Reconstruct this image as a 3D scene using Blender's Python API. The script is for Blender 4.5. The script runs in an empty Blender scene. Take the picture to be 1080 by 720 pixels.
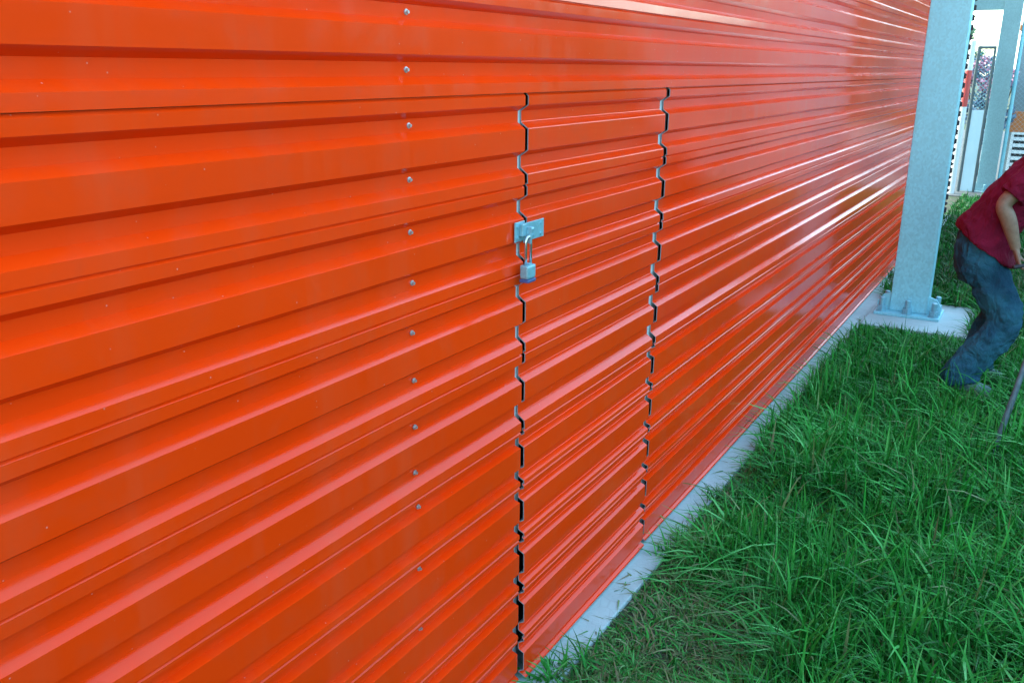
import bpy, bmesh, math, random
import numpy as np
from mathutils import Vector, Matrix, noise

random.seed(7)
R = math.radians
scene = bpy.context.scene
C = scene.collection

# ------------------------------------------------------------------ helpers
def link(o, parent=None):
    C.objects.link(o)
    if parent is not None:
        o.parent = parent
    return o

def obj(name, bm, mat, parent=None, smooth=False):
    me = bpy.data.meshes.new(name)
    bmesh.ops.recalc_face_normals(bm, faces=bm.faces[:])
    bm.to_mesh(me); bm.free()
    for m in (mat if isinstance(mat, (list, tuple)) else [mat]):
        me.materials.append(m)
    if smooth:
        for p in me.polygons: p.use_smooth = True
    return link(bpy.data.objects.new(name, me), parent)

def obj_raw(name, verts, faces, mat, parent=None, smooth=False, midx=None):
    me = bpy.data.meshes.new(name)
    me.from_pydata(verts, [], faces); me.update()
    for m in (mat if isinstance(mat, (list, tuple)) else [mat]):
        me.materials.append(m)
    if smooth:
        for p in me.polygons: p.use_smooth = True
    if midx:
        for p, i in zip(me.polygons, midx): p.material_index = i
    return link(bpy.data.objects.new(name, me), parent)

def tag(o, label=None, cat=None, group=None, kind=None):
    if label: o['label'] = label
    if cat: o['category'] = cat
    if group: o['group'] = group
    if kind: o['kind'] = kind
    return o

def thing(name, label, cat, loc=(0, 0, 0), group=None, rz=0):
    o = bpy.data.objects.new(name, None)
    o.location = loc; o.rotation_euler = (0, 0, rz)
    link(o)
    return tag(o, label, cat, group)

def local(parent, o):
    """geometry of o was written in world space: bring it under its parent's origin"""
    o.location = Vector(o.location) - parent.location
    return o

def box(bm, x0, x1, y0, y1, z0, z1, bev=0.0, rot=None, piv=None):
    r = bmesh.ops.create_cube(bm, size=1.0)
    vs = r['verts']
    for v in vs:
        v.co = Vector(((x0 + x1) / 2 + v.co.x * (x1 - x0), (y0 + y1) / 2 + v.co.y * (y1 - y0), (z0 + z1) / 2 + v.co.z * (z1 - z0)))
    if bev > 0:
        es = list({e for v in vs for e in v.link_edges})
        r = bmesh.ops.bevel(bm, geom=es, offset=bev, segments=2, affect='EDGES', profile=.6)
        vs = list({v for f in r['faces'] for v in f.verts} | {v for v in vs if v.is_valid})
    if rot is not None:
        bmesh.ops.rotate(bm, verts=vs, cent=piv or ((x0 + x1) / 2, (y0 + y1) / 2, (z0 + z1) / 2), matrix=rot)
    return vs

def tube(bm, pts, rad, n=12, cap=True):
    pts = [Vector(p) for p in pts]
    rs = rad if isinstance(rad, (list, tuple)) else [rad] * len(pts)
    rings = []; u = None
    for i, p in enumerate(pts):
        t = (pts[min(i + 1, len(pts) - 1)] - pts[max(i - 1, 0)]).normalized()
        if u is None:
            u = t.orthogonal().normalized()
        else:
            u = (u - t * u.dot(t)).normalized()
        w = t.cross(u)
        rings.append([bm.verts.new(p + (u * math.cos(2 * math.pi * k / n) + w * math.sin(2 * math.pi * k / n)) * rs[i]) for k in range(n)])
    for a, b in zip(rings, rings[1:]):
        for k in range(n):
            bm.faces.new((a[k], a[(k + 1) % n], b[(k + 1) % n], b[k]))
    if cap:
        bm.faces.new(rings[0][::-1]); bm.faces.new(rings[-1])

def loft(bm, rings, n=18):
    """rings: (centre, axis a, radius a, axis b, radius b) -> closed tube of ellipses"""
    rr = []
    for c, a, ra, b, rb in rings:
        c = Vector(c); a = Vector(a).normalized(); b = Vector(b).normalized()
        rr.append([bm.verts.new(c + a * ra * math.cos(2 * math.pi * k / n) + b * rb * math.sin(2 * math.pi * k / n)) for k in range(n)])
    for p, q in zip(rr, rr[1:]):
        for k in range(n):
            bm.faces.new((p[k], p[(k + 1) % n], q[(k + 1) % n], q[k]))
    bm.faces.new(rr[0][::-1]); bm.faces.new(rr[-1])

def limb(bm, pts, rads, ref=(0, 1, 0), flat=1.0, n=16, sub=5):
    """smooth tapered limb through joints (Catmull-Rom)"""
    P = [Vector(p) for p in pts]; out = []
    for i in range(len(P) - 1):
        p0 = P[max(i - 1, 0)]; p1 = P[i]; p2 = P[i + 1]; p3 = P[min(i + 2, len(P) - 1)]
        for s in range(sub):
            t = s / sub
            q = .5 * ((2 * p1) + (p2 - p0) * t + (2 * p0 - 5 * p1 + 4 * p2 - p3) * t * t + (3 * p1 - p0 - 3 * p2 + p3) * t ** 3)
            k = t * t * (3 - 2 * t)
            out.append((q, rads[i] * (1 - k) + rads[i + 1] * k))
    out.append((P[-1], rads[-1]))
    rings = []
    for i, (q, r) in enumerate(out):
        t = (out[min(i + 1, len(out) - 1)][0] - out[max(i - 1, 0)][0]).normalized()
        b = Vector(ref); b = (b - t * b.dot(t)).normalized(); a = t.cross(b)
        rings.append((q, a, r, b, r * flat))
    loft(bm, rings, n)

# ------------------------------------------------------------------ materials
class NT:
    def __init__(s, name):
        s.m = bpy.data.materials.new(name); s.m.use_nodes = True
        s.t = s.m.node_tree; s.n = s.t.nodes; s.l = s.t.links
        s.b = s.n['Principled BSDF']
        s.geo = s.n.new('ShaderNodeNewGeometry')
        s.tc = s.n.new('ShaderNodeTexCoord')
    def pos(s, scale=(1, 1, 1)):
        mp = s.n.new('ShaderNodeMapping'); mp.inputs['Scale'].default_value = scale
        s.l.new(s.tc.outputs['Object'], mp.inputs['Vector']); return mp.outputs['Vector']
    def noise(s, scale, detail=4, rough=.55, vec=None, dist=0):
        t = s.n.new('ShaderNodeTexNoise'); t.inputs['Scale'].default_value = scale
        t.inputs['Detail'].default_value = detail; t.inputs['Roughness'].default_value = rough; t.inputs['Distortion'].default_value = dist
        s.l.new(vec or s.tc.outputs['Object'], t.inputs['Vector']); return t.outputs['Fac']
    def voro(s, scale, vec=None, out='Distance', feature='F1'):
        t = s.n.new('ShaderNodeTexVoronoi'); t.inputs['Scale'].default_value = scale; t.feature = feature
        s.l.new(vec or s.tc.outputs['Object'], t.inputs['Vector']); return t.outputs[out]
    def ramp(s, fac, stops):
        r = s.n.new('ShaderNodeValToRGB'); e = r.color_ramp.elements
        while len(e) < len(stops): e.new(.5)
        for i, (p, c) in enumerate(stops):
            e[i].position = p; e[i].color = (c, c, c, 1) if isinstance(c, (int, float)) else (*c, 1)
        s.l.new(fac, r.inputs['Fac']); return r.outputs['Color']
    def mix(s, fac, a, b, mode='MIX'):
        m = s.n.new('ShaderNodeMix'); m.data_type = 'RGBA'; m.blend_type = mode
        for key, v in ((0, fac), (6, a), (7, b)):
            if isinstance(v, bpy.types.NodeSocket): s.l.new(v, m.inputs[key])
            elif isinstance(v, (int, float)): m.inputs[key].default_value = v if key == 0 else (v, v, v, 1)
            else: m.inputs[key].default_value = (*v, 1)
        return m.outputs[2]
    def bump(s, h, strength, dist=.01, prev=None):
        b = s.n.new('ShaderNodeBump'); b.inputs['Strength'].default_value = strength; b.inputs['Distance'].default_value = dist
        s.l.new(h, b.inputs['Height'])
        if prev is not None: s.l.new(prev, b.inputs['Normal'])
        s.l.new(b.outputs['Normal'], s.b.inputs['Normal']); return b.outputs['Normal']
    def set(s, **k):
        for a, v in k.items():
            i = s.b.inputs[a.replace('_', ' ')]
            if isinstance(v, bpy.types.NodeSocket): s.l.new(v, i)
            elif isinstance(v, tuple): i.default_value = (*v, 1)
            else: i.default_value = v
        return s.m

def paint(name, col, rough=.115, wav=.22):
    t = NT(name)
    big = t.noise(1.0, 2, .5, t.pos((.6, .9, 2.2)))
    spk = t.voro(26, t.pos())
    n2 = t.noise(9, 5, .6)
    dirt = t.ramp(n2, [(.5, 0), (.85, .14)])
    c = t.mix(t.ramp(big, [(.3, 0), (.7, 1)]), tuple(x * .93 for x in col), tuple(min(1, x * 1.05) for x in col))
    c = t.mix(dirt, c, (.30, .11, .06))
    st = t.noise(1.0, 5, .65, t.pos((1, 7, .55)))
    c = t.mix(t.ramp(st, [(.5, 0), (.75, .16)]), c, (.62, .13, .06))
    c = t.mix(t.ramp(spk, [(0.03, .35), (.05, 0)]), c, (.75, .45, .38))
    nb = t.bump(big, wav, .02)
    t.bump(t.noise(420, 2), .05, .001, nb)
    t.set(Base_Color=c, Roughness=t.ramp(n2, [(.3, rough - .03), (.8, rough + .09)]), IOR=1.40, Specular_IOR_Level=.42)
    return t.m

def galv(name, col=(.29, .62, .70), metal=.2, rough=.42, sc=70):
    t = NT(name)
    sp = t.voro(sc, t.pos((1, 1, .7)), 'Color')
    bw = t.n.new('ShaderNodeRGBToBW'); t.l.new(sp, bw.inputs[0])
    big = t.noise(3.0, 5, .6)
    c = t.mix(t.ramp(bw.outputs[0], [(.15, 0), (.85, 1)]), tuple(x * .90 for x in col), tuple(x * 1.08 for x in col))
    c = t.mix(t.ramp(big, [(.45, 0), (.75, .35)]), c, tuple(x * .7 for x in col))
    c = t.mix(t.ramp(t.noise(160, 2), [(.70, 0), (.78, .3)]), c, (.75, .8, .8))
    t.bump(big, .1, .01)
    return t.set(Base_Color=c, Metallic=metal, Roughness=t.ramp(bw.outputs[0], [(0, rough - .08), (1, rough + .12)]))

def rough_mat(name, a, b, scale=8, bump=.3, rough=.85, detail=6):
    t = NT(name)
    n = t.noise(scale, detail, .65)
    t.bump(n, bump, .01)
    return t.set(Base_Color=t.mix(t.ramp(n, [(.3, 0), (.7, 1)]), a, b), Roughness=rough)

M = {}
ORANGE = (.94, .046, .002)
M['paint'] = paint('orange_paint', ORANGE)
M['galv'] = galv('galvanised_steel')
M['galv_dim'] = galv('dimmed_galvanised', (.25, .39, .42), .2)  # same steel coloured darker to offset the brighter light on far parts
M['galv_small'] = galv('zinc_plated', (.26, .50, .58), .4, .34, 220)
M['cut'] = galv('cut_steel_edge', (.34, .35, .37), .4, .45, 120)
M['jamb'] = galv('jamb_steel', (.10, .09, .10), .3, .5, 60)
M['dark'] = rough_mat('dark_interior', (.012, .01, .01), (.03, .022, .02), 6)
M['rubber'] = rough_mat('black_rubber', (.012, .014, .02), (.03, .03, .04), 30, .2, .6)
M['screw'] = galv('screw_zinc', (.5, .47, .47), .6, .35, 300)
M['chrome'] = NT('shackle_steel').set(Base_Color=(.62, .66, .68), Metallic=.9, Roughness=.22)
M['lockblue'] = NT('blue_plastic').set(Base_Color=(.05, .085, .22), Roughness=.35)
M['primer'] = rough_mat('pale_primer', (.42, .45, .46), (.66, .68, .68), 25, .1, .6)
M['white'] = rough_mat('white_paint', (.78, .79, .78), (.86, .86, .85), 4, .05, .5)
M['red'] = rough_mat('red_band', (.62, .07, .06), (.70, .10, .09), 5, .05, .5)
M['paleblue'] = rough_mat('pale_blue_sheet', (.52, .68, .74), (.62, .76, .80), 3, .05, .45)
M['bluegrey'] = rough_mat('blue_grey_cladding', (.19, .31, .35), (.25, .38, .42), 3, .1, .6)
M['greysheet'] = rough_mat('grey_cladding', (.16, .21, .23), (.22, .27, .29), 3, .1, .6)
M['orangeband'] = rough_mat('orange_band', (.50, .14, .03), (.58, .17, .04), 4, .05, .5)
M['tan'] = rough_mat('tan_block_wall', (.20, .15, .11), (.27, .20, .15), 3, .2, .8)
M['darkgrey'] = galv('dark_grey_steel', (.10, .13, .14), .3, .5, 60)

def concrete(name, a, b):
    t = NT(name)
    n = t.noise(5, 8, .65); f = t.noise(60, 6, .7)
    c = t.mix(t.ramp(n, [(.3, 0), (.72, 1)]), a, b)
    c = t.mix(t.ramp(f, [(.60, 0), (.72, .5)]), c, tuple(x * .45 for x in a))
    c = t.mix(t.ramp(t.voro(9, t.pos(), 'Distance', 'DISTANCE_TO_EDGE'), [(0, .25), (.02, 0)]), c, tuple(x * .5 for x in a))
    c = t.mix(t.ramp(t.noise(2.2, 6, .7), [(.50, 0), (.72, .28)]), c, tuple(x * .55 for x in a))
    nb = t.bump(n, .3, .01); t.bump(f, .35, .004, nb)
    return t.set(Base_Color=c, Roughness=.85)
M['concrete'] = concrete('concrete', (.33, .43, .43), (.43, .54, .53))

M['pave'] = concrete('paved_driveway', (.060, .064, .066), (.10, .105, .105))
def soil():
    t = NT('soil')
    n = t.noise(14, 8, .7); f = t.noise(70, 6, .7)
    c = t.mix(t.ramp(n, [(.35, 0), (.65, 1)]), (.030, .034, .018), (.075, .075, .040))
    c = t.mix(t.ramp(f, [(.55, 0), (.7, .5)]), c, (.085, .085, .045))
    c = t.mix(t.ramp(t.noise(.35, 3), [(.42, 0), (.6, .7)]), c, (.022, .055, .018))
    t.bump(f, .6, .02)
    return t.set(Base_Color=c, Roughness=.95)
M['soil'] = soil()

def grass_mat():
    t = NT('grass_blade')
    at = t.n.new('ShaderNodeAttribute'); at.attribute_name = 'tint'
    sx = t.n.new('ShaderNodeSeparateColor'); t.l.new(at.outputs['Color'], sx.inputs[0])
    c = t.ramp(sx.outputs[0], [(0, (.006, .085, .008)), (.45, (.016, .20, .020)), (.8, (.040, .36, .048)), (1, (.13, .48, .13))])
    c = t.mix(sx.outputs[1], c, (.25, .21, .12))
    t.set(Base_Color=c, Roughness=.5, Specular_IOR_Level=.22)
    tr = t.n.new('ShaderNodeBsdfTranslucent'); t.l.new(c, tr.inputs['Color'])
    ms = t.n.new('ShaderNodeMixShader'); ms.inputs[0].default_value = .18
    t.l.new(t.b.outputs[0], ms.inputs[1]); t.l.new(tr.outputs[0], ms.inputs[2])
    t.l.new(ms.outputs[0], t.n['Material Output'].inputs['Surface'])
    return t.m
M['grass'] = grass_mat()

def leafmat(name, a, b):
    t = NT(name)
    return t.set(Base_Color=t.mix(t.ramp(t.noise(3, 3), [(.35, 0), (.65, 1)]), a, b), Roughness=.6)
M['leaf'] = leafmat('tree_leaf', (.04, .10, .05), (.09, .19, .10))
M['bark'] = rough_mat('bark', (.07, .055, .04), (.15, .12, .09), 12, .6)
M['pinkleaf'] = leafmat('pink_flower', (.42, .14, .22), (.50, .24, .32))
M['paleleaf'] = leafmat('pale_leaf', (.07, .13, .20), (.20, .27, .36))

def cloth(name, a, b, wr=18, st=.5, weave=500):
    t = NT(name)
    n = t.noise(wr, 4, .6, t.pos((1, 1, .55)), 1.2); w = t.noise(weave, 2, .5); bl = t.noise(5, 4, .6)
    c = t.mix(t.ramp(bl, [(.35, 0), (.65, 1)]), a, b)
    c = t.mix(t.ramp(w, [(.45, 0), (.7, .25)]), c, tuple(min(1, x * 1.8) for x in b))
    t.b.inputs['Specular IOR Level'].default_value = .15
    nb = t.bump(n, st, .05); t.bump(w, .15, .002, nb)
    return t.set(Base_Color=c, Roughness=.9)
M['denim'] = cloth('blue_denim', (.009, .040, .075), (.028, .120, .172), 12, .7)
M['shirt'] = cloth('maroon_cotton', (.12, .004, .018), (.18, .006, .028), 9, .7)
def skin():
    t = NT('skin'); n = t.noise(40, 4)
    t.bump(n, .1, .003)
    return t.set(Base_Color=t.mix(t.ramp(n, [(.3, 0), (.7, 1)]), (.20, .115, .075), (.27, .16, .105)), Roughness=.5)
M['skin'] = skin()
M['hair'] = rough_mat('hair', (.012, .01, .008), (.03, .025, .02), 60, .6, .5)
M['shoe'] = rough_mat('dirty_shoe', (.10, .16, .18), (.20, .29, .32), 14, .3, .8)
M['sole'] = rough_mat('sole', (.05, .055, .06), (.10, .11, .11), 20, .3, .8)
M['pole'] = rough_mat('tool_shaft', (.05, .085, .10), (.11, .16, .18), 18, .1, .55)
M['eye'] = NT('eye').set(Base_Color=(.6, .58, .55), Roughness=.2)

# ------------------------------------------------------------------ wall geometry
ZA, P1, P2, ZB = 1.9153, .24907, .18421, .03
DOOR0, DOOR1, WEND, WSTART, WTOP = 2.2555, 3.3156, 14.25, -6.0, 6.15
D1, D2 = .024, .020                                   # rib depth of the upper and of the lower sheets

def panel_points(zt, P, D, mid, steep=False):
    """one lapped sheet from its seam down: (x, z) with x = 0 on the rib face and -D in the valley"""
    if not mid:
        f = [0, .125, .190, .310, .379, .620, .685, .811, .883, 1]
    else:
        f = [0, .075, .140, .262, .317, .675, .740, .868, .921, 1]
    if steep: f = [0, .075, .140, .270, .305, .675, .740, .880, .915, 1]
    xs = [0, 0, -D, -D, 0, 0, -D, -D, 0, 0]
    pts = []
    # lap: a fine shadow groove, then the lip of the lower sheet
    pts += [(.0015, zt + .002), (-.0055, zt + .001), (-.0055, zt - .0012), (.0, zt - .0062)]
    for i in range(1, 9):
        pts.append((xs[i], zt - f[i] * P))
    return pts

def fillet(pts, r):
    out = [pts[0]]
    for a, b, c in zip(pts, pts[1:], pts[2:]):
        va = Vector(a) - Vector(b); vc = Vector(c) - Vector(b); rr = min(r, va.length * .4, vc.length * .4)
        if va.length < .008 or vc.length < .008:
            out.append(b); continue
        if r < .0005:
            out.append(b); continue
        p = Vector(b) + va.normalized() * rr; q = Vector(b) + vc.normalized() * rr
        out += [tuple(p), tuple((p + q) / 4 + Vector(b) / 2), tuple(q)]
    out.append(pts[-1]); return out

full = []
k = int((WTOP - ZA) / P1)
for i in range(-k, 4): full += panel_points(ZA - i * P1, P1, D1, False)
zE = ZA - 4 * P1
full_l = list(full)
for i in range(5):
    full += panel_points(zE - i * P2, P2, D2, True); full_l += panel_points(zE - i * P2, P2, D2, True, True)
prof = [p for p in full if p[1] > ZB + .002]
upper = [p for p in prof if p[1] >= ZA + .0022] + [(.0015, ZA + .002)]
lower = [p for p in prof if p[1] <= ZA + .001]
lower += [(.004, ZB + .004), (.007, ZB)]
lower_l = [p for p in full_l if ZB + .002 < p[1] <= ZA + .001] + lower[-2:]
upper = fillet(upper, .0003); lower_door = fillet(lower, .0014); lower_l = fillet(lower_l, .0003)

def sheet(name, profile, ys, parent, flaw=0.0, lean=None):
    """corrugated steel sheet with its own thickness; cut edges in bare steel"""
    V, F, I = [], [], []; n = len(profile); T = .0034
    nrm = []
    for i in range(n):
        a = Vector(profile[max(i - 1, 0)]); b = Vector(profile[min(i + 1, n - 1)])
        t = (b - a).normalized(); nrm.append(Vector((t.y, -t.x)) if (t.y * 1) < 0 else Vector((t.y, -t.x)))
    for s in (0, 1):
        for y in ys:
            for i, (x, z) in enumerate(profile):
                dx = flaw * (noise.noise(Vector((y * .9, z * 1.7, 3.3))) + .5 * noise.noise(Vector((y * 2.6, z * .8, 9.1)))) if flaw else 0
                if lean: dx += lean(y, z)
                sx = 1 if nrm[i].x < 0 else -1
                V.append((x + dx + s * T * nrm[i].x * sx, y, z + s * T * nrm[i].y * sx))
    N = n * len(ys)
    def vid(s, j, i): return s * N + j * n + i
    for j in range(len(ys) - 1):
        for i in range(n - 1):
            F.append((vid(0, j, i), vid(0, j, i + 1), vid(0, j + 1, i + 1), vid(0, j + 1, i))); I.append(0)
            F.append((vid(1, j, i), vid(1, j + 1, i), vid(1, j + 1, i + 1), vid(1, j, i + 1))); I.append(1)
    for j in (0, len(ys) - 1):
        for i in range(n - 1):
            f = (vid(0, j, i), vid(1, j, i), vid(1, j, i + 1), vid(0, j, i + 1))
            F.append(f if j == 0 else f[::-1]); I.append(1)
    for i in (0, n - 1):
        for j in range(len(ys) - 1):
            f = (vid(0, j, i), vid(0, j + 1, i), vid(1, j + 1, i), vid(1, j, i))
            F.append(f if i == 0 else f[::-1]); I.append(0)
    return obj_raw(name, V, F, [M['paint'], M['cut']], parent, False, I)

def yrange(a, b, st):
    n = max(1, round((b - a) / st)); return [a + (b - a) * i / n for i in range(n + 1)]

bld = thing('storage_building', 'long orange building of horizontal corrugated metal with a narrow cut door', 'building')
FL = .0030
sheet('wall_cladding', upper, yrange(WSTART, WEND, .16), bld, FL)
sheet('wall_cladding', lower_l, yrange(WSTART, DOOR0 - .010, .16), bld, FL)
sheet('wall_cladding', lower_l, yrange(DOOR1 + .018, WEND, .16), bld, FL)
lean = lambda y, z: .013 * max(0, (1.0 - z)) + .004 * max(0, (.7 - z)) * (DOOR1 - y)
door = sheet('door', lower_door, yrange(DOOR0 + .009, DOOR1 - .020, .08), bld, FL * 1.3, lean)
door['label'] = 'narrow flush orange door cut out of the corrugated wall'
# core of the building behind the sheet (three boxes round the door opening, none touching the sheet)
bm = bmesh.new()
box(bm, -7, -.10, WSTART, WEND - .02, -.02, WTOP)
obj('building_core', bm, M['dark'], bld)
bm = bmesh.new(); box(bm, -7.1, .06, WSTART - .05, WEND + .05, WTOP + .01, WTOP + .13, .01); obj('roof', bm, M['galv'], bld)
# frame round the door
for y0, y1 in ((DOOR0 - .06, DOOR0 + .03), (DOOR1 - .03, DOOR1 + .07)):
    bm = bmesh.new(); box(bm, -.085, -.0295, y0, y1, ZB, ZA + .03, .002); obj('door_jamb', bm, M['primer'], bld)
bm = bmesh.new(); box(bm, -.085, -.036, DOOR0 + .031, DOOR1 - .031, ZA + .004, ZA + .05, .002); obj('door_header', bm, M['jamb'], bld)
# dark notched closure strip at the far end of the sheet
V = []; F = []
tp = [(p[0], p[1]) for p in prof]
bm = bmesh.new()
pr = [(.010 + (x + .024) * 1.6, z) for x, z in tp]
for a, b in zip(pr, pr[1:]):
    if abs(a[1] - b[1]) < .004 : continue
a0 = [bm.verts.new((x, WEND + .004, z)) for x, z in pr]; a1 = [bm.verts.new((-.06, WEND + .004, z)) for x, z in pr]
for i in range(len(pr) - 1): bm.faces.new((a0[i], a0[i + 1], a1[i + 1], a1[i]))
r = bmesh.ops.extrude_face_region(bm, geom=bm.faces[:])
for v in r['geom']:
    if isinstance(v, bmesh.types.BMVert): v.co.y += .02
obj('end_closure', bm, M['rubber'], bld)
# screws in the valleys, in one upright line
def screw_mesh(bm, x, y, z, s=1):
    tube(bm, [(x - .001, y, z), (x + .0015, y, z), (x + .002, y, z)], [.0095 * s, .0095 * s, .007 * s], 14)
    tube(bm, [(x + .002, y, z), (x + .0075, y, z)], .0055 * s, 6)
zs = []
for i in range(-8, 4):
    zt = ZA - i * P1
    zs += [(zt - .255 * P1, -D1), (zt - .755 * P1, -D1)]
for i in range(5):
    zt = zE - i * P2
    zs += [(zt - .20 * P2, -D2)]
bm = bmesh.new(); screw_mesh(bm, 0, 0, 0, .72)
s0 = obj('screw', bm, M['screw'], bld); first = True
for z, d in zs:
    if z < .1 or z > 2.7: continue
    s = s0 if first else s0.copy()
    if not first: C.objects.link(s); s.parent = bld
    first = False
    s.location = (d + .001, 1.738 + .003 * math.sin(z * 31), z + .002 * math.cos(z * 47)); s.rotation_euler = (random.random() * 3, 0, 0)

# hasp plate on the door, keeper tab on the wall
bm = bmesh.new()
box(bm, .004, .0075, 2.236, 2.352, 1.507, 1.560, .0012)
for y, z in ((2.335, 1.548), (2.335, 1.518), (2.29, 1.518)): tube(bm, [(.0075, y, z), (.0098, y, z)], .005, 10)
h = obj('hasp_plate', bm, M['galv_small'], door)
bm = bmesh.new()
box(bm, .004, .0075, 2.184, 2.2385, 1.512, 1.568, .0012)
box(bm, .0076, .034, 2.228, 2.2325, 1.505, 1.552, .001)
tube(bm, [(.012, 2.214, 1.54), (.012, 2.275, 1.54)], .006, 12)
box(bm, .0077, .020, 2.205, 2.2275, 1.527, 1.562, .002)
tube(bm, [(.0075, 2.197, 1.555), (.0105, 2.197, 1.555)], .005, 10); tube(bm, [(.0075, 2.197, 1.524), (.0105, 2.197, 1.524)], .005, 10)
obj('hasp_keeper', bm, M['galv_small'], bld)
# padlock
pl = thing('padlock', 'long shackled steel padlock with blue base hanging from the door hasp', 'padlock', (.029, 2.222, 1.407))
bm = bmesh.new()
box(bm, -.014, .014, -.023, .023, 0, .040, .006)
box(bm, -.0085, .0085, -.008, .008, .0402, .0435, .001)
obj('lock_body', bm, M['galv_small'], pl)
bm = bmesh.new(); box(bm, -.015, .015, -.024, .024, -.011, -.0003, .004); obj('base_bumper', bm, M['lockblue'], pl)
bm = bmesh.new()
pts = [(0, -.0145, .036), (0, -.0145, .105)] + [(0, -.0145 * math.cos(a), .105 + .0145 * math.sin(a)) for a in [math.pi * k / 8 for k in range(1, 8)]] + [(0, .0145, .105), (0, .0145, .036)]
tube(bm, pts, .0042, 10); obj('shackle', bm, M['chrome'], pl, True)

# ------------------------------------------------------------------ ground, footing, pad
bm = bmesh.new()
S = 400
bmesh.ops.create_grid(bm, x_segments=1, y_segments=1, size=S)
obj('ground', bm, M['soil'])['kind'] = 'structure'
bm = bmesh.new(); box(bm, -.30, .118, WSTART, WEND + .1, -.2, .016, .006)
obj('concrete_kerb', bm, M['concrete'])['kind'] = 'structure'
bm = bmesh.new(); box(bm, -9, 22, 16.7, 36, -.2, .012, .006)
obj('driveway', bm, M['pave'])['kind'] = 'structure'
bm = bmesh.new(); box(bm, .121, .90, 7.52, 8.55, -.2, .034, .008)
obj('concrete_pad', bm, M['concrete'])['kind'] = 'structure'

# ------------------------------------------------------------------ galvanised posts
def make_post(label, loc, height, w=.292, d=.16, mt='galv'):
    p = thing('steel_post', label, 'post', loc, 'galvanised steel posts')
    bm = bmesh.new(); box(bm, -w / 2, w / 2, 0, d, .024, height, .007); obj('post_shaft', bm, M[mt], p)
    bm = bmesh.new(); box(bm, -w / 2 - .105, w / 2 + .105, -.11, d + .11, 0, .023, .004); obj('base_plate', bm, M[mt], p)
    def gusset(fn):
        bm = bmesh.new(); fn(bm); obj('gusset', bm, M[mt], p)
    for sx in (-1, 1):
        bm = bmesh.new()
        x0 = sx * w / 2; pts = [(x0, .0235), (x0 + sx * .10, .0235), (x0 + sx * .10, .09), (x0 + sx * .06, .15), (x0, .17)]
        a = [bm.verts.new((x, .020, z)) for x, z in pts]; b = [bm.verts.new((x, .034, z)) for x, z in pts]
        bm.faces.new(a); bm.faces.new(b[::-1])
        for i in range(5): bm.faces.new((a[i], b[i], b[(i + 1) % 5], a[(i + 1) % 5]))
        obj('gusset', bm, M[mt], p)
    bolts = [(-w / 2 - .055, -.052), (0, -.058), (w / 2 + .055, -.052), (-w / 2 - .055, d + .052), (w / 2 + .055, d + .052), (0, d + .058)]
    for bx, by in bolts:
        bm = bmesh.new()
        tube(bm, [(bx, by, .0232), (bx, by, .028)], .042, 18)
        tube(bm, [(bx, by, .0283), (bx, by, .070)], .036, 6)
        tube(bm, [(bx, by, .0703), (bx, by, .135), (bx, by, .139)], [.021, .021, .017], 12)
        obj('anchor_bolt', bm, M['galv_small'], p)
    bm = bmesh.new(); box(bm, -.06, .06, .035, d - .035, height + .001, height + .012, .002); obj('cap_plate', bm, M[mt], p)
    return p
post1 = make_post('thick galvanised steel post on the concrete pad beside the orange wall', (.412, 8.0, .034), 5.2)
post2 = make_post('farther galvanised steel post carrying a crossbeam, behind the bending person', (.305, 17.5, .004), 3.55, .27, .16, 'galv_dim')
bm = bmesh.new(); box(bm, -1.6, -.137, .03, .13, 2.93, 3.10, .006); obj('crossbeam', bm, M['galv_dim'], post2)

# ------------------------------------------------------------------ things beyond the end of the wall
t = thing('marker_pole', 'white round pole with a broad red band past the end of the wall', 'pole', (-.160, 17.0, 0))
bm = bmesh.new(); tube(bm, [(0, 0, 0), (0, 0, 1.42)], .049, 20); tube(bm, [(0, 0, 1.99), (0, 0, 2.44), (0, 0, 2.46)], [.049, .049, .03], 20)
obj('pole_shaft', bm, M['white'], t, False)
bm = bmesh.new(); tube(bm, [(0, 0, 1.4202), (0, 0, 1.9898)], .0505, 20); obj('red_band', bm, M['red'], t)

t = thing('chain_link_gate', 'narrow dark framed gate with a pale lower sheet beside the white pole', 'gate', (0, 17.35, 0))
bm = bmesh.new()
tube(bm, [(-.085, 0, 0), (-.085, 0, 2.37)], .026, 12); tube(bm, [(.15, 0, 0), (.15, 0, 2.37)], .02, 12); tube(bm, [(-.085, 0, 2.35), (.15, 0, 2.35)], .025, 12)
obj('gate_frame', bm, M['darkgrey'], t)
bm = bmesh.new(); box(bm, -.055, .128, -.01, .01, .03, 1.36, .003)
obj('gate_sheet', bm, M['paleblue'], t)
def wires(x0, x1, z0, z1, y, pitch=.07, r=.0022):
    bm = bmesh.new()
    W_, H_ = x1 - x0, z1 - z0
    for sgn in (1, -1):
        c = -H_
        while c < W_:
            xa = max(0, c); xb = min(W_, c + H_)
            if xb - xa > .005:
                za, zb = xa - c, xb - c
                if sgn < 0: za, zb = H_ - za, H_ - zb
                tube(bm, [(x0 + xa, y + sgn * .002, z0 + za), (x0 + xb, y + sgn * .002, z0 + zb)], r, 4, False)
            c += pitch
    return bm
obj('chain_link_mesh', wires(-.085, .15, 1.37, 2.35, 0, .07, .003), M['galv'], t)

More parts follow.
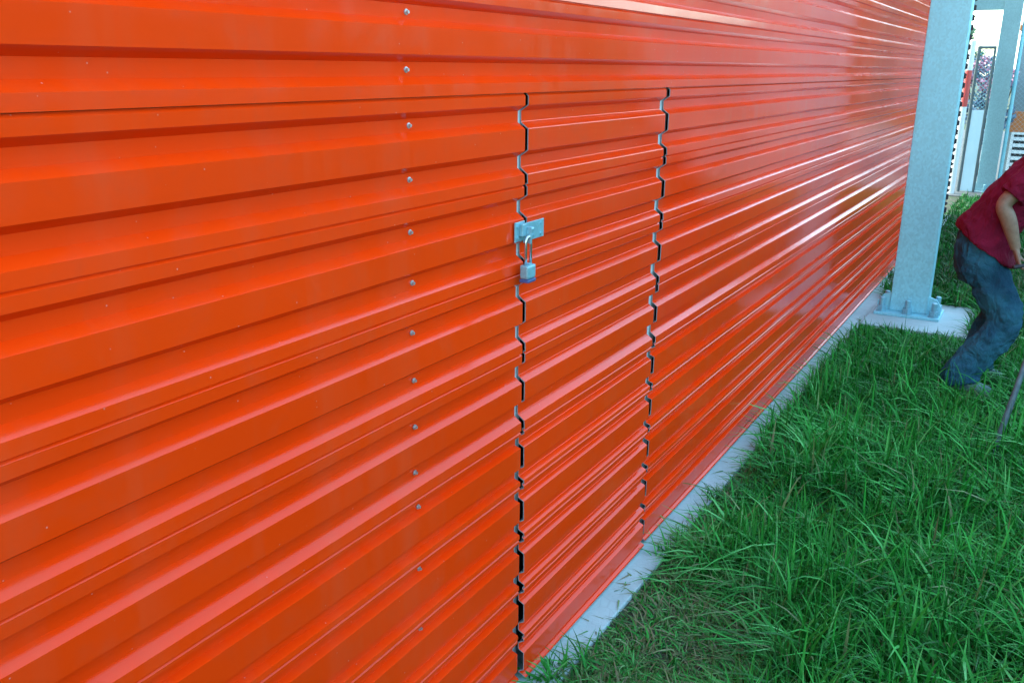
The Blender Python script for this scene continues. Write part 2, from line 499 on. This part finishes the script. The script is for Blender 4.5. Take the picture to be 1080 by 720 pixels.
def leaves(bm, pts, size, rnd):
    for p in pts:
        a = Vector((rnd.uniform(-1, 1), rnd.uniform(-1, 1), rnd.uniform(-1, 1))).normalized(); b = a.orthogonal().normalized()
        s = size * rnd.uniform(.6, 1.3); p = Vector(p)
        vs = [bm.verts.new(p + a * s), bm.verts.new(p + b * s * .45), bm.verts.new(p - a * s), bm.verts.new(p - b * s * .45)]
        bm.faces.new(vs)
rnd = random.Random(3)
def clump(c, r, n):
    out = []
    for _ in range(n):
        v = Vector((rnd.gauss(0, 1), rnd.gauss(0, 1), rnd.gauss(0, 1))).normalized() * (rnd.random() ** .4)
        out.append(Vector(c) + Vector((v.x * r[0], v.y * r[1], v.z * r[2])))
    return out
t = thing('flowering_shrub', 'tall pale shrub with pink blossoms seen through the gate', 'shrub', (-.1, 19.6, 0))
bm = bmesh.new()
for dx, dy in ((0, 0), (.12, .05), (-.15, .1), (.3, 0)):
    tube(bm, [(dx * .3, dy, 0), (dx, dy, 1.0), (dx * 1.8, dy * 1.5, 1.9)], [.03, .02, .008], 7)
obj('stem', bm, M['bark'], t)
bm = bmesh.new(); pt = []
for c in [(-.3, 0, 1.9), (0, 0, 2.0), (.3, .1, 1.8), (.0, .1, 1.4), (.35, 0, 1.2), (-.35, 0, 1.2), (.1, 0, .8)]: pt += clump(c, (.26, .26, .28), 260)
leaves(bm, pt, .055, rnd); obj('foliage', bm, M['paleleaf'], t)
bm = bmesh.new(); pt = []
for c in [(-.25, -.2, 1.85), (.05, -.2, 1.75), (.25, -.2, 1.55), (.4, -.1, 1.9), (-.05, -.2, 2.1)]: pt += clump(c, (.16, .12, .17), 70)
leaves(bm, pt, .05, rnd); obj('blossom', bm, M['pinkleaf'], t)

def tree(label, loc, H, cr, seed):
    rn = random.Random(seed)
    t = thing('broadleaf_tree', label, 'tree', loc, 'trees beyond the buildings')
    bm = bmesh.new()
    tube(bm, [(0, 0, 0), (.05, 0, H * .3), (-.04, .05, H * .6), (0, 0, H * .85)], [H * .035, H * .026, H * .016, H * .004], 9)
    for _ in range(7):
        a = rn.random() * 6.28; z = H * rn.uniform(.3, .6); L = cr * rn.uniform(.6, .95)
        tube(bm, [(0, 0, z), (math.cos(a) * L * .5, math.sin(a) * L * .5, z + L * .4), (math.cos(a) * L, math.sin(a) * L, z + L * .55)], [H * .014, H * .008, H * .003], 6)
    obj('trunk', bm, M['bark'], t)
    bm = bmesh.new(); pt = []
    for _ in range(34):
        v = Vector((rn.gauss(0, 1), rn.gauss(0, 1), rn.gauss(0, 1))).normalized() * rn.uniform(.4, 1)
        c = (v.x * cr * .8, v.y * cr * .8, H * .68 + v.z * H * .26)
        pt += clump(c, (cr * .3, cr * .3, cr * .24), 110)
    leaves(bm, pt, cr * .075, rn); obj('crown', bm, M['leaf'], t)
tree('small green tree against the white sky past the wall end', (-1.55, 31, 0), 3.35, .55, 5)

# storage block with louvres behind a chain link fence, right of the far post
t = thing('storage_block', 'grey block with an orange band and white louvre behind chain link', 'building', (0, 20, 0))
bm = bmesh.new(); box(bm, .40, 1.62, .03, 6, 0, 2.70, .01); obj('wall', bm, M['greysheet'], t)
bm = bmesh.new(); box(bm, .33, 1.69, -.02, 6.1, 2.703, 2.80, .005); obj('eave', bm, M['orangeband'], t)
bm = bmesh.new(); box(bm, .402, 1.618, 0, .028, .885, 1.26, .003); obj('orange_band', bm, M['orangeband'], t)
for x0 in (.47,):
    fr = bmesh.new()
    box(fr, x0, x0 + .95, -.012, .0275, .84, .883, .002); box(fr, x0, x0 + .05, -.012, .0275, .22, .838, .002); box(fr, x0 + .90, x0 + .95, -.012, .0275, .22, .838, .002); box(fr, x0, x0 + .95, -.012, .0275, .17, .218, .002)
    f = obj('louvre', fr, M['white'], t)
    sl = bmesh.new()
    for i in range(5): box(sl, x0 + .053, x0 + .897, -.005, .012, .25 + i * .12, .315 + i * .12, .002)
    obj('slat', sl, M['white'], f)
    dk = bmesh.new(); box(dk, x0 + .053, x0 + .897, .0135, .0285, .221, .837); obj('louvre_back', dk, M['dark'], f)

def far_block(label, x0, x1, H, y=40, mt='bluegrey'):
    t = thing('storage_block', label, 'building', (x0, y, 0))
    W_ = x1 - x0
    bm = bmesh.new(); box(bm, 0, W_, .05, 9, 0, H, .02); obj('wall', bm, M[mt], t)
    bm = bmesh.new(); box(bm, -.1, W_ + .1, -.1, 9.1, H + .003, H + .22, .01); obj('roof', bm, M['galv_dim'], t)
    n = max(1, int(W_ // 3.2))
    for i in range(n):
        c = W_ * (i + .5) / n
        bm = bmesh.new()
        for k_ in range(14): box(bm, c - 1.2, c + 1.2, 0, .046, .02 + k_ * .19, .195 + k_ * .19, .01)
        obj('roller_door', bm, M['bluegrey'], t)
far_block('pale grey storage block with roller doors beside the dark hedge at the far end', 7.6, 10.3, 5.6)
far_block('dark grey storage block with roller doors right of the pale one', 10.8, 16.5, 5.2, 41, 'greysheet')
t = thing('chain_link_fence', 'chain link fence screen right of the far post', 'fence', (0, 17.6, 0))
for x in (.50, 1.65):
    bm = bmesh.new(); tube(bm, [(x, 0, 0), (x, 0, 3.2), (x, 0, 3.23)], [.03, .03, .012], 12); obj('fence_post', bm, M['galv'], t)
bm = bmesh.new(); tube(bm, [(.535, 0, 3.16), (1.62, 0, 3.16)], .021, 10, True); obj('top_rail', bm, M['galv'], t)
obj('mesh', wires(.53, 1.62, .05, 3.14, 0, .075, .0019), M['galv_dim'], t)

# dark hedge out of view, added to darken reflections in the glossy wall
t = thing('unseen_hedge', 'tall clipped dark green hedge out of view, added to darken the wall reflections', 'hedge', (9.5, 5, 0))
rn = random.Random(21); bm = bmesh.new(); pt = []
for _ in range(26000):
    f = rn.random(); y = rn.uniform(-19, 20)
    top = 3.5 + .18 * math.sin(y * 1.7) + .12 * math.sin(y * 4.1)
    if f < .75: pt.append((rn.gauss(-.02, .07), y, rn.uniform(.05, top)))
    else: pt.append((rn.uniform(0, 1.0), y, top + rn.gauss(0, .07)))
leaves(bm, pt, .13, rn); obj('foliage', bm, M['leaf'], t)
bm = bmesh.new()
for i in range(40): tube(bm, [(.5, -19 + i, 0), (.5 + .05 * math.sin(i), -19 + i, 3.2)], [.06, .03], 7)
obj('stems', bm, M['bark'], t)
bm = bmesh.new(); box(bm, .08, .9, -18.9, 19.9, .1, 3.3, .05); obj('inner_foliage', bm, M['leaf'], t)

t = thing('unseen_hedge', 'high dark hedge out of view beside the pale far storage block, added for the wall reflections', 'hedge', (3.5, 41, 0))  # second unseen hedge, added to mirror as a dark band in the wall
bm = bmesh.new(); pt = [(rn.uniform(-1.8, 3.95), rn.gauss(0, .12), rn.uniform(.05, 5.6 + .3 * math.sin(k_ * .7))) for k_ in range(5000)]
leaves(bm, pt, .3, rn); obj('foliage', bm, M['leaf'], t)
bm = bmesh.new(); box(bm, -1.8, 3.95, .2, 1.6, .1, 5.2, .1); obj('inner_foliage', bm, M['leaf'], t)

# ------------------------------------------------------------------ person trimming the grass
def remeshed(name, bm, mat, parent, vox, disp=0.0, dscale=.1, smooth=2):
    o = obj(name, bm, mat, parent, True)
    m = o.modifiers.new('r', 'REMESH'); m.mode = 'VOXEL'; m.voxel_size = vox; m.use_smooth_shade = True
    if smooth:
        s = o.modifiers.new('s', 'SMOOTH'); s.iterations = smooth; s.factor = .5
    if disp:
        tx = bpy.data.textures.new(name, 'CLOUDS'); tx.noise_scale = dscale; tx.noise_depth = 2
        d = o.modifiers.new('d', 'DISPLACE'); d.texture = tx; d.strength = disp; d.mid_level = .5; d.texture_coords = 'LOCAL'
    return o

hipR, kneeR, ankR = (.975, 6.36, .90), (1.175, 6.31, .47), (.965, 6.28, .10)
hipL, kneeL, ankL = (.955, 6.54, .90), (1.11, 6.60, .49), (1.02, 6.63, .10)
shR, elR, wrR = (1.235, 6.255, 1.46), (1.055, 6.185, 1.23), (1.155, 6.20, .965)
shL, elL, wrL = (1.285, 6.63, 1.45), (1.40, 6.64, 1.17), (1.42, 6.42, 1.03)
fwd = Vector((.30, 0, .46)).normalized()          # spine direction
spn = Vector((.46, 0, -.30)).normalized()         # chest direction
Yax = Vector((0, 1, 0))

bm = bmesh.new()
# torso, neck
tors = [((.955, 6.45, .86), .11, .155), ((.965, 6.45, 1.0), .115, .15), ((1.05, 6.445, 1.16), .115, .145), ((1.15, 6.445, 1.32), .12, .165), ((1.235, 6.445, 1.45), .105, .165), ((1.29, 6.445, 1.525), .065, .085), ((1.335, 6.445, 1.575), .055, .06), ((1.385, 6.445, 1.64), .055, .058)]
loft(bm, [(c, spn, a, Yax, b) for c, a, b in tors])
# head looking down and forward
hc = Vector((1.44, 6.445, 1.70)); hu = Vector((.55, 0, .83)).normalized(); hf = Vector((.83, 0, -.55)).normalized()
hr = []
for tt, a, b, o in ((-.125, .030, .03, .02), (-.11, .062, .05, .018), (-.07, .085, .066, .012), (-.02, .096, .074, .0), (.03, .10, .078, -.004), (.07, .094, .073, -.008), (.10, .072, .056, -.01), (.122, .03, .025, -.01)):
    hr.append((hc + hu * tt + hf * o, hf, a, Yax, b))
loft(bm, hr)
nose = hc - hu * .025 + hf * .10
limb(bm, [nose + hu * .035 - hf * .012, nose + hf * .012 - hu * .008, nose - hu * .016], [.008, .015, .009], (0, 1, 0), 1, 10)
for sy in (-1, 1):
    e = hc + Yax * sy * .076 - hu * .02 - hf * .01
    limb(bm, [e + hu * .032, e + Yax * sy * .008, e - hu * .03], [.012, .017, .009], (0, 1, 0), .5, 10)
limb(bm, [hc - hu * .073 + hf * .092 - Yax * .025, hc - hu * .073 + hf * .10, hc - hu * .073 + hf * .092 + Yax * .025], [.005, .009, .005], (0, 0, 1), 1, 8)
# arms
for sh, el, wr in ((shR, elR, wrR), (shL, elL, wrL)):
    s = Vector(sh); inn = s + (Vector((1.235, 6.445, 1.45)) - s) * .5
    m = (Vector(el) + Vector(wr)) / 2
    limb(bm, [inn, s, (s + Vector(el)) / 2, el, Vector(el) * .65 + Vector(wr) * .35, wr], [.06, .062, .052, .044, .046, .029], (0, 1, 0), .95, 16)
# hands: palm, four fingers curled round the handle, thumb
def hand(wr, pdir, pnorm, side):
    wr = Vector(wr); d = Vector(pdir).normalized(); nn = Vector(pnorm).normalized(); nn = (nn - d * nn.dot(d)).normalized(); w = d.cross(nn)
    loft(bm, [(wr - d * .015, w, .026, nn, .02), (wr + d * .02, w, .034, nn, .019), (wr + d * .06, w, .041, nn, .016), (wr + d * .088, w, .040, nn, .012)], 14)
    for i, L in enumerate((.90, 1.0, .95, .76)):
        b = wr + d * .082 + w * (.030 - .020 * i)
        p1 = b + d * .036 * L + nn * .008; p2 = p1 + d * .012 * L + nn * .026 * L; p3 = p2 - d * .016 * L + nn * .016 * L
        limb(bm, [b - d * .015, b, p1, p2, p3], [.009, .0092, .0085, .0078, .0065], w, 1, 10, 3)
    tb = wr + d * .028 + w * side * .030
    limb(bm, [tb - w * side * .012, tb + w * side * .014 + d * .015 + nn * .010, tb + w * side * .008 + d * .042 + nn * .026, tb - w * side * .006 + d * .058 + nn * .036], [.013, .0125, .010, .0078], d, 1, 10, 3)
hand(wrR, (.30, 0, -.95), (.9, .25, .3), -1)
hand(wrL, (.12, -.75, -.6), (.4, -.4, .6), 1)
# legs inside the trousers
for hp, kn, an in ((hipR, kneeR, ankR), (hipL, kneeL, ankL)):
    limb(bm, [Vector(hp) + Vector((0, 0, .03)), (Vector(hp) + Vector(kn)) / 2, kn, (Vector(kn) + Vector(an)) / 2 - Vector((.015, 0, 0)), an], [.078, .07, .052, .05, .034], (0, 1, 0), 1, 14)
    loft(bm, [(Vector(an) + Vector(o), (0, 0, 1), rz, Yax, .03) for o, rz in (((-.03, 0, -.045), .02), ((.03, 0, -.05), .02), ((.12, -.004, -.065), .012))], 10)
per = remeshed('person', bm, M['skin'], None, .0055, smooth=1)
tag(per, 'person in maroon shirt and blue jeans bending forward in the grass, holding a tool', 'person')

bm = bmesh.new()
sh_r = [((.985, 6.45, .925), .226, .218), ((.975, 6.45, .99), .198, .208), ((1.008, 6.447, 1.09), .164, .192), ((1.075, 6.445, 1.20), .155, .190), ((1.16, 6.445, 1.325), .155, .200), ((1.235, 6.445, 1.44), .135, .205), ((1.285, 6.445, 1.515), .09, .13), ((1.315, 6.445, 1.555), .067, .078)]
loft(bm, [(c, spn, a, Yax, b) for c, a, b in sh_r], 22)
for sh, el in ((shR, elR), (shL, elL)):
    s = Vector(sh); e = Vector(el); inn = s + (Vector((1.235, 6.445, 1.45)) - s) * .55
    limb(bm, [inn, s, s * .55 + e * .45, s * .18 + e * .82], [.085, .092, .085, .082], (0, 1, 0), .95, 16)
remeshed('shirt', bm, M['shirt'], per, .008, .036, .09)

bm = bmesh.new()
loft(bm, [((.955, 6.45, .70), (1, 0, 0), .10, Yax, .15), ((.962, 6.45, .78), (1, 0, 0), .142, Yax, .185), ((.960, 6.45, .88), (1, 0, -.2), .160, Yax, .192), ((.962, 6.45, .965), (1, 0, -.3), .155, Yax, .180), ((.966, 6.45, .995), (1, 0, -.4), .135, Yax, .160)], 22)
for hp, kn, an in ((hipR, kneeR, ankR), (hipL, kneeL, ankL)):
    hp, kn, an = Vector(hp), Vector(kn), Vector(an)
    limb(bm, [hp + Vector((-.02, 0, .01)), (hp + kn) / 2 + Vector((-.01, 0, 0)), kn + Vector((-.012, 0, .01)), (kn + an) / 2 + Vector((-.012, 0, 0)), an + Vector((0, 0, .03)), an + Vector((.004, 0, -.035))], [.124, .116, .104, .104, .108, .120], (0, 1, 0), .80, 18)
remeshed('trousers', bm, M['denim'], per, .008, .038, .085, 2)
for an, yw in ((ankR, -.02), (ankL, .02)):
    a = Vector(an); bm = bmesh.new()
    ring = []
    for x, zc, rz, ry in ((-.085, .055, .035, .028), (-.06, .060, .055, .042), (0, .060, .056, .045), (.06, .052, .046, .047), (.13, .042, .034, .050), (.175, .036, .026, .042), (.195, .032, .014, .022)):
        ring.append(((a.x + x, a.y + yw * x, zc - .004), (0, 0, 1), rz, Yax, ry))
    loft(bm, ring, 16); so = obj('shoe', bm, M['shoe'], per, True)
    bm = bmesh.new()
    n = 20; low = []
    for k_ in range(n):
        th = 2 * math.pi * k_ / n; low.append((a.x + .055 + .146 * math.cos(th), a.y + yw * .05 + (.046 + .008 * math.cos(th)) * math.sin(th)))
    v0 = [bm.verts.new((x, y, .0)) for x, y in low]; v1 = [bm.verts.new((x, y, .024)) for x, y in low]
    bm.faces.new(v0[::-1]); bm.faces.new(v1)
    for k_ in range(n): bm.faces.new((v0[k_], v0[(k_ + 1) % n], v1[(k_ + 1) % n], v1[k_]))
    obj('sole', bm, M['sole'], so)
# hair, eyes
bm = bmesh.new()
hr = []
for tt, a, b, o in ((-.05, .060, .074, -.045), (0, .082, .081, -.03), (.04, .098, .084, -.015), (.08, .094, .077, -.014), (.112, .068, .056, -.014), (.132, .028, .025, -.014)):
    hr.append((hc + hu * tt + hf * o, hf, a, Yax, b))
loft(bm, hr, 20); obj('hair', bm, M['hair'], per, True)
for sy in (-1, 1):
    bm = bmesh.new(); bmesh.ops.create_uvsphere(bm, u_segments=12, v_segments=8, radius=.012)
    for v in bm.verts: v.co += hc + hf * .084 + Yax * sy * .032 + hu * .004
    obj('eye', bm, M['eye'], per, True)

# grass trimmer held by the person
t = thing('grass_trimmer', 'grey long shafted grass trimmer slanting down into the grass before the person', 'trimmer', (1.234, 5.095, 0))
def lp(p): return Vector(p) - Vector((1.234, 5.095, 0))
g0, g1, g2 = Vector((1.234, 5.095, .06)), Vector((1.395, 6.12, .88)), Vector((1.455, 6.50, 1.18))
bm = bmesh.new(); tube(bm, [lp(g0), lp(g1), lp(g2)], .016, 14); obj('shaft', bm, M['pole'], t, True)
bm = bmesh.new()
loft(bm, [(lp(g0) + Vector((0, 0, z)), (1, 0, 0), r_, Yax, r_) for z, r_ in ((-.055, .035), (-.04, .05), (-.01, .05), (.012, .03), (.03, .02))], 16)
obj('trimmer_head', bm, M['darkgrey'], t, True)
bm = bmesh.new()
c = lp(g0); n = 14
for zz in (0,):
    a = [bm.verts.new(c + Vector((.13 * math.cos(th), .13 * math.sin(th), -.005))) for th in [R(10 + 160 * i / n) for i in range(n + 1)]]
    b = [bm.verts.new(c + Vector((.04 * math.cos(th), .04 * math.sin(th), .02))) for th in [R(10 + 160 * i / n) for i in range(n + 1)]]
    for i in range(n): bm.faces.new((a[i], a[i + 1], b[i + 1], b[i]))
o = obj('guard', bm, M['rubber'], t); so = o.modifiers.new('s', 'SOLIDIFY'); so.thickness = .004
bm = bmesh.new()
d_ = (g2 - g1).normalized(); w_ = Vector((1, 0, 0)); u_ = d_.cross(w_)
loft(bm, [(lp(g2 + d_ * s_), w_, a_, u_, b_) for s_, a_, b_ in ((-.03, .03, .03), (.0, .07, .06), (.08, .10, .085), (.17, .09, .08), (.2, .05, .05))], 18); obj('engine', bm, M['rubber'], t, True)
bm = bmesh.new(); tube(bm, [lp(g1), lp((1.30, 6.16, .90)), lp((1.215, 6.19, .872)), lp((1.16, 6.13, .866))], .0125, 12); obj('side_handle', bm, M['rubber'], t, True)

# ------------------------------------------------------------------ grass
rg = np.random.default_rng(11)
def nz(x, y, s, o=0.0):
    return np.array([noise.noise(Vector((a * s, b * s, o))) for a, b in zip(x, y)])
def scatter(n, x0, x1, y0, y1):
    return rg.uniform(x0, x1, n), rg.uniform(y0, y1, n)
parts = []
for n, a in ((9000, (.10, 1.2, 1.6, 2.6)), (38000, (.10, 2.2, 2.3, 5.2)), (36000, (.10, 2.4, 5.2, 9.0)), (26000, (-.1, 2.2, 9.0, 18.5)), (26000, (2.2, 6, .5, 12)), (34000, (2.2, 4.2, .5, 9)), (7000, (2.2, 4.2, 9, 16.6)), (9000, (1.2, 3, -1, 2.4)), (9000, (.1, .8, 2.0, 3.4)), (12000, (2.2, 9, 9, 22))):
    parts.append(scatter(n, *a))
# tufts growing out of the kerb edge
ex = [(.10, 2.33), (.07, 2.38), (.125, 2.46), (.06, 2.30), (.12, 3.3), (.125, 3.9)]
for cx_, cy_ in ex:
    parts.append((cx_ + rg.normal(0, .02, 26), cy_ + rg.normal(0, .025, 26)))
NC = 120
parts.append((rg.uniform(.045, .118, NC), 1.9 + 9 * rg.random(NC) ** 1.5))
gx = np.concatenate([p[0] for p in parts]); gy = np.concatenate([p[1] for p in parts])
tuft = np.zeros(len(gx), bool); tuft[-26 * len(ex) - NC:] = True; clip_ = np.zeros(len(gx), bool); clip_[-NC:] = True
c1 = nz(gx, gy, 1.6); c2 = nz(gx, gy, 5.5, 4.0); c3 = nz(gx, gy, .7, 8.0)
# worn patch along the near kerb
worn = 1.35 * np.exp(-(((gx - .34) / .33) ** 2 + ((gy - 2.64) / .58) ** 2) ** 2) + .8 * np.exp(-((gx - .12) / .10) ** 2) * (gy < 4.6)
worn = np.clip(worn * (1 + .7 * c2), 0, 1)
keep = (tuft | (gx > .135 + .03 * c2) | ((gy > 8.7) & (gx > .03) )) & ~((gx > .11) & (gx < .89) & (gy > 7.56) & (gy < 8.53))
keep &= ~(((gx - 1.02) / .19) ** 2 + ((gy - 6.20) / .16) ** 2 < 1) & ~(((gx - 1.07) / .17) ** 2 + ((gy - 6.63) / .07) ** 2 < 1)
keep &= ~((gx < .02) & (gy < WEND + .12)) & (gy < 16.66)
keep &= (rg.random(len(gx)) > worn * .30) | tuft
gx, gy, c1, c2, c3, worn, tuft, clip_ = (v[keep] for v in (gx, gy, c1, c2, c3, worn, tuft, clip_))
N = len(gx)
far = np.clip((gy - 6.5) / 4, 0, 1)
h = (.148 + .055 * c1 + .075 * c2) * rg.lognormal(0, .34, N)
h = np.clip(h, .035, .34) * (1 - .76 * worn) * (1 - .45 * far)
h = np.where(tuft, rg.uniform(.05, .14, N), h); h = np.where(clip_, rg.uniform(.02, .06, N), h)
dpad = np.minimum(np.abs(gy - 7.52), 2); nearpad = (gx < 1.0) & (gx > .05) & (dpad < .5) & (gy < 7.6)
h = np.where(nearpad, h * (.35 + .8 * dpad), h)
w = rg.uniform(.0020, .0064, N) * (.75 + h * 2.6)
w = np.where(far > .2, w * 1.5, w)
az = rg.uniform(0, 2 * math.pi, N) + 0.0
lean_ = np.clip(rg.normal(.66, .42, N), .02, 1.6) * (1 + 1.2 * worn * rg.random(N))
lean_ = np.where(clip_, 1.5, lean_)
# combed a little toward the open side, in patches
bx = np.cos(az) + .35 * c2; by = np.sin(az) - .12 + .35 * c1
ln = np.sqrt(bx ** 2 + by ** 2) + 1e-6; bx /= ln; by /= ln
tx = -by; ty = bx
SEG = 4
V = np.zeros((N, SEG * 2 + 1, 3), np.float32)
for i in range(SEG + 1):
    s = i / SEG
    horiz = h * lean_ * (s ** 1.9); z = h * np.where(clip_, .12, 1.0) * (s - .42 * np.minimum(lean_, 1.15) * s ** 2.4) - np.where(clip_, -.017, .006)
    ww = w * (1 - s ** 1.6) * (.6 + .4 * min(1, s * 4))
    cx = gx + bx * horiz; cyy = gy + by * horiz
    if i < SEG:
        V[:, 2 * i] = np.stack([cx - tx * ww, cyy - ty * ww, z + ww * .3], -1)
        V[:, 2 * i + 1] = np.stack([cx + tx * ww, cyy + ty * ww, z - ww * .3], -1)
    else:
        V[:, 2 * i] = np.stack([cx, cyy, z], -1)
nv = SEG * 2 + 1
q = []
for i in range(SEG - 1): q.append([2 * i, 2 * i + 1, 2 * i + 3, 2 * i + 2])
q = np.array(q); base = (np.arange(N) * nv)[:, None, None]
quads = (q[None] + base).reshape(-1, 4)
tri = (np.array([[2 * SEG - 2, 2 * SEG - 1, 2 * SEG]])[None] + base).reshape(-1, 3)
me = bpy.data.meshes.new('grass')
me.vertices.add(N * nv); me.vertices.foreach_set('co', V.reshape(-1))
loops = np.concatenate([quads.reshape(-1), tri.reshape(-1)]).astype(np.int32)
me.loops.add(len(loops)); me.loops.foreach_set('vertex_index', loops)
nq, nt = len(quads), len(tri)
me.polygons.add(nq + nt)
me.polygons.foreach_set('loop_start', np.concatenate([np.arange(nq) * 4, nq * 4 + np.arange(nt) * 3]).astype(np.int32))
me.polygons.foreach_set('use_smooth', np.ones(nq + nt, bool))
me.update(calc_edges=True); me.validate()
tint = np.clip(.48 + .25 * c1 + .27 * rg.normal(0, 1, N) + .2 * c2 - .60 * far, 0, 1)  # far blades coloured darker to offset the stronger light out there
dry = np.clip(worn * rg.uniform(-.35, .95, N) + (rg.random(N) < .035) * .6, 0, 1); dry = np.where(tuft, 0, dry); dry = np.where(clip_, rg.random(N) ** .7, dry)
col = np.stack([tint, dry, np.zeros(N), np.ones(N)], -1).astype(np.float32)
at = me.color_attributes.new('tint', 'FLOAT_COLOR', 'POINT')
at.data.foreach_set('color', np.repeat(col, nv, 0).reshape(-1))
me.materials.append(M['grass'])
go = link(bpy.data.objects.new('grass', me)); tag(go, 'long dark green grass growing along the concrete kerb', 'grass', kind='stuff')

# ------------------------------------------------------------------ light
SUN_EL, SUN_AZ = R(48), math.atan2(-.97, .16)     # behind the orange building: its front is in open shade
wd = bpy.data.worlds.new('World'); scene.world = wd; wd.use_nodes = True
nt_ = wd.node_tree; bg = nt_.nodes['Background']
sky = nt_.nodes.new('ShaderNodeTexSky'); sky.sky_type = 'NISHITA'; sky.sun_disc = False
sky.sun_elevation = SUN_EL; sky.sun_rotation = SUN_AZ; sky.dust_density = 1.2; sky.air_density = 1.0; sky.ozone_density = 1.0
tn = nt_.nodes.new('ShaderNodeMix'); tn.data_type = 'RGBA'; tn.blend_type = 'MULTIPLY'; tn.inputs[0].default_value = 1
tn.inputs[7].default_value = (1.02, 1.20, 1.04, 1)
nt_.links.new(sky.outputs[0], tn.inputs[6]); nt_.links.new(tn.outputs[2], bg.inputs[0]); bg.inputs[1].default_value = .13
sl = bpy.data.lights.new('sun', 'SUN'); sl.energy = .7; sl.angle = R(14); sl.color = (1, .95, .87)
so = link(bpy.data.objects.new('sun', sl))
sd = Vector((math.sin(SUN_AZ) * math.cos(SUN_EL), math.cos(SUN_AZ) * math.cos(SUN_EL), math.sin(SUN_EL)))
so.rotation_euler = (-sd).to_track_quat('-Z', 'Y').to_euler(); so.location = (-20, -10, 30)

# ------------------------------------------------------------------ camera
PIT, YAW, ROL, F = .294154505, .529714862, .0112384321, 960.408
cy, sy, cp, sp = math.cos(YAW), math.sin(YAW), math.cos(PIT), math.sin(PIT)
fw = Vector((-sy * cp, cy * cp, -sp)); rt = Vector((cy, sy, 0)); up = rt.cross(fw)
c, s = math.cos(ROL), math.sin(ROL); r2 = c * rt + s * up; u2 = -s * rt + c * up
cam = bpy.data.cameras.new('camera'); cam.sensor_width = 36; cam.lens = 36 * F / 1080; cam.clip_start = .05; cam.clip_end = 2000
co = link(bpy.data.objects.new('camera', cam))
mw = Matrix((r2, u2, -fw)).transposed().to_4x4(); mw.translation = (1.28, 0, 1.98903)
co.matrix_world = mw
scene.camera = co

vs = scene.view_settings
vs.view_transform = 'Standard'; vs.look = 'None'; vs.gamma = 1; vs.use_curve_mapping = False
vs.exposure = 3.1
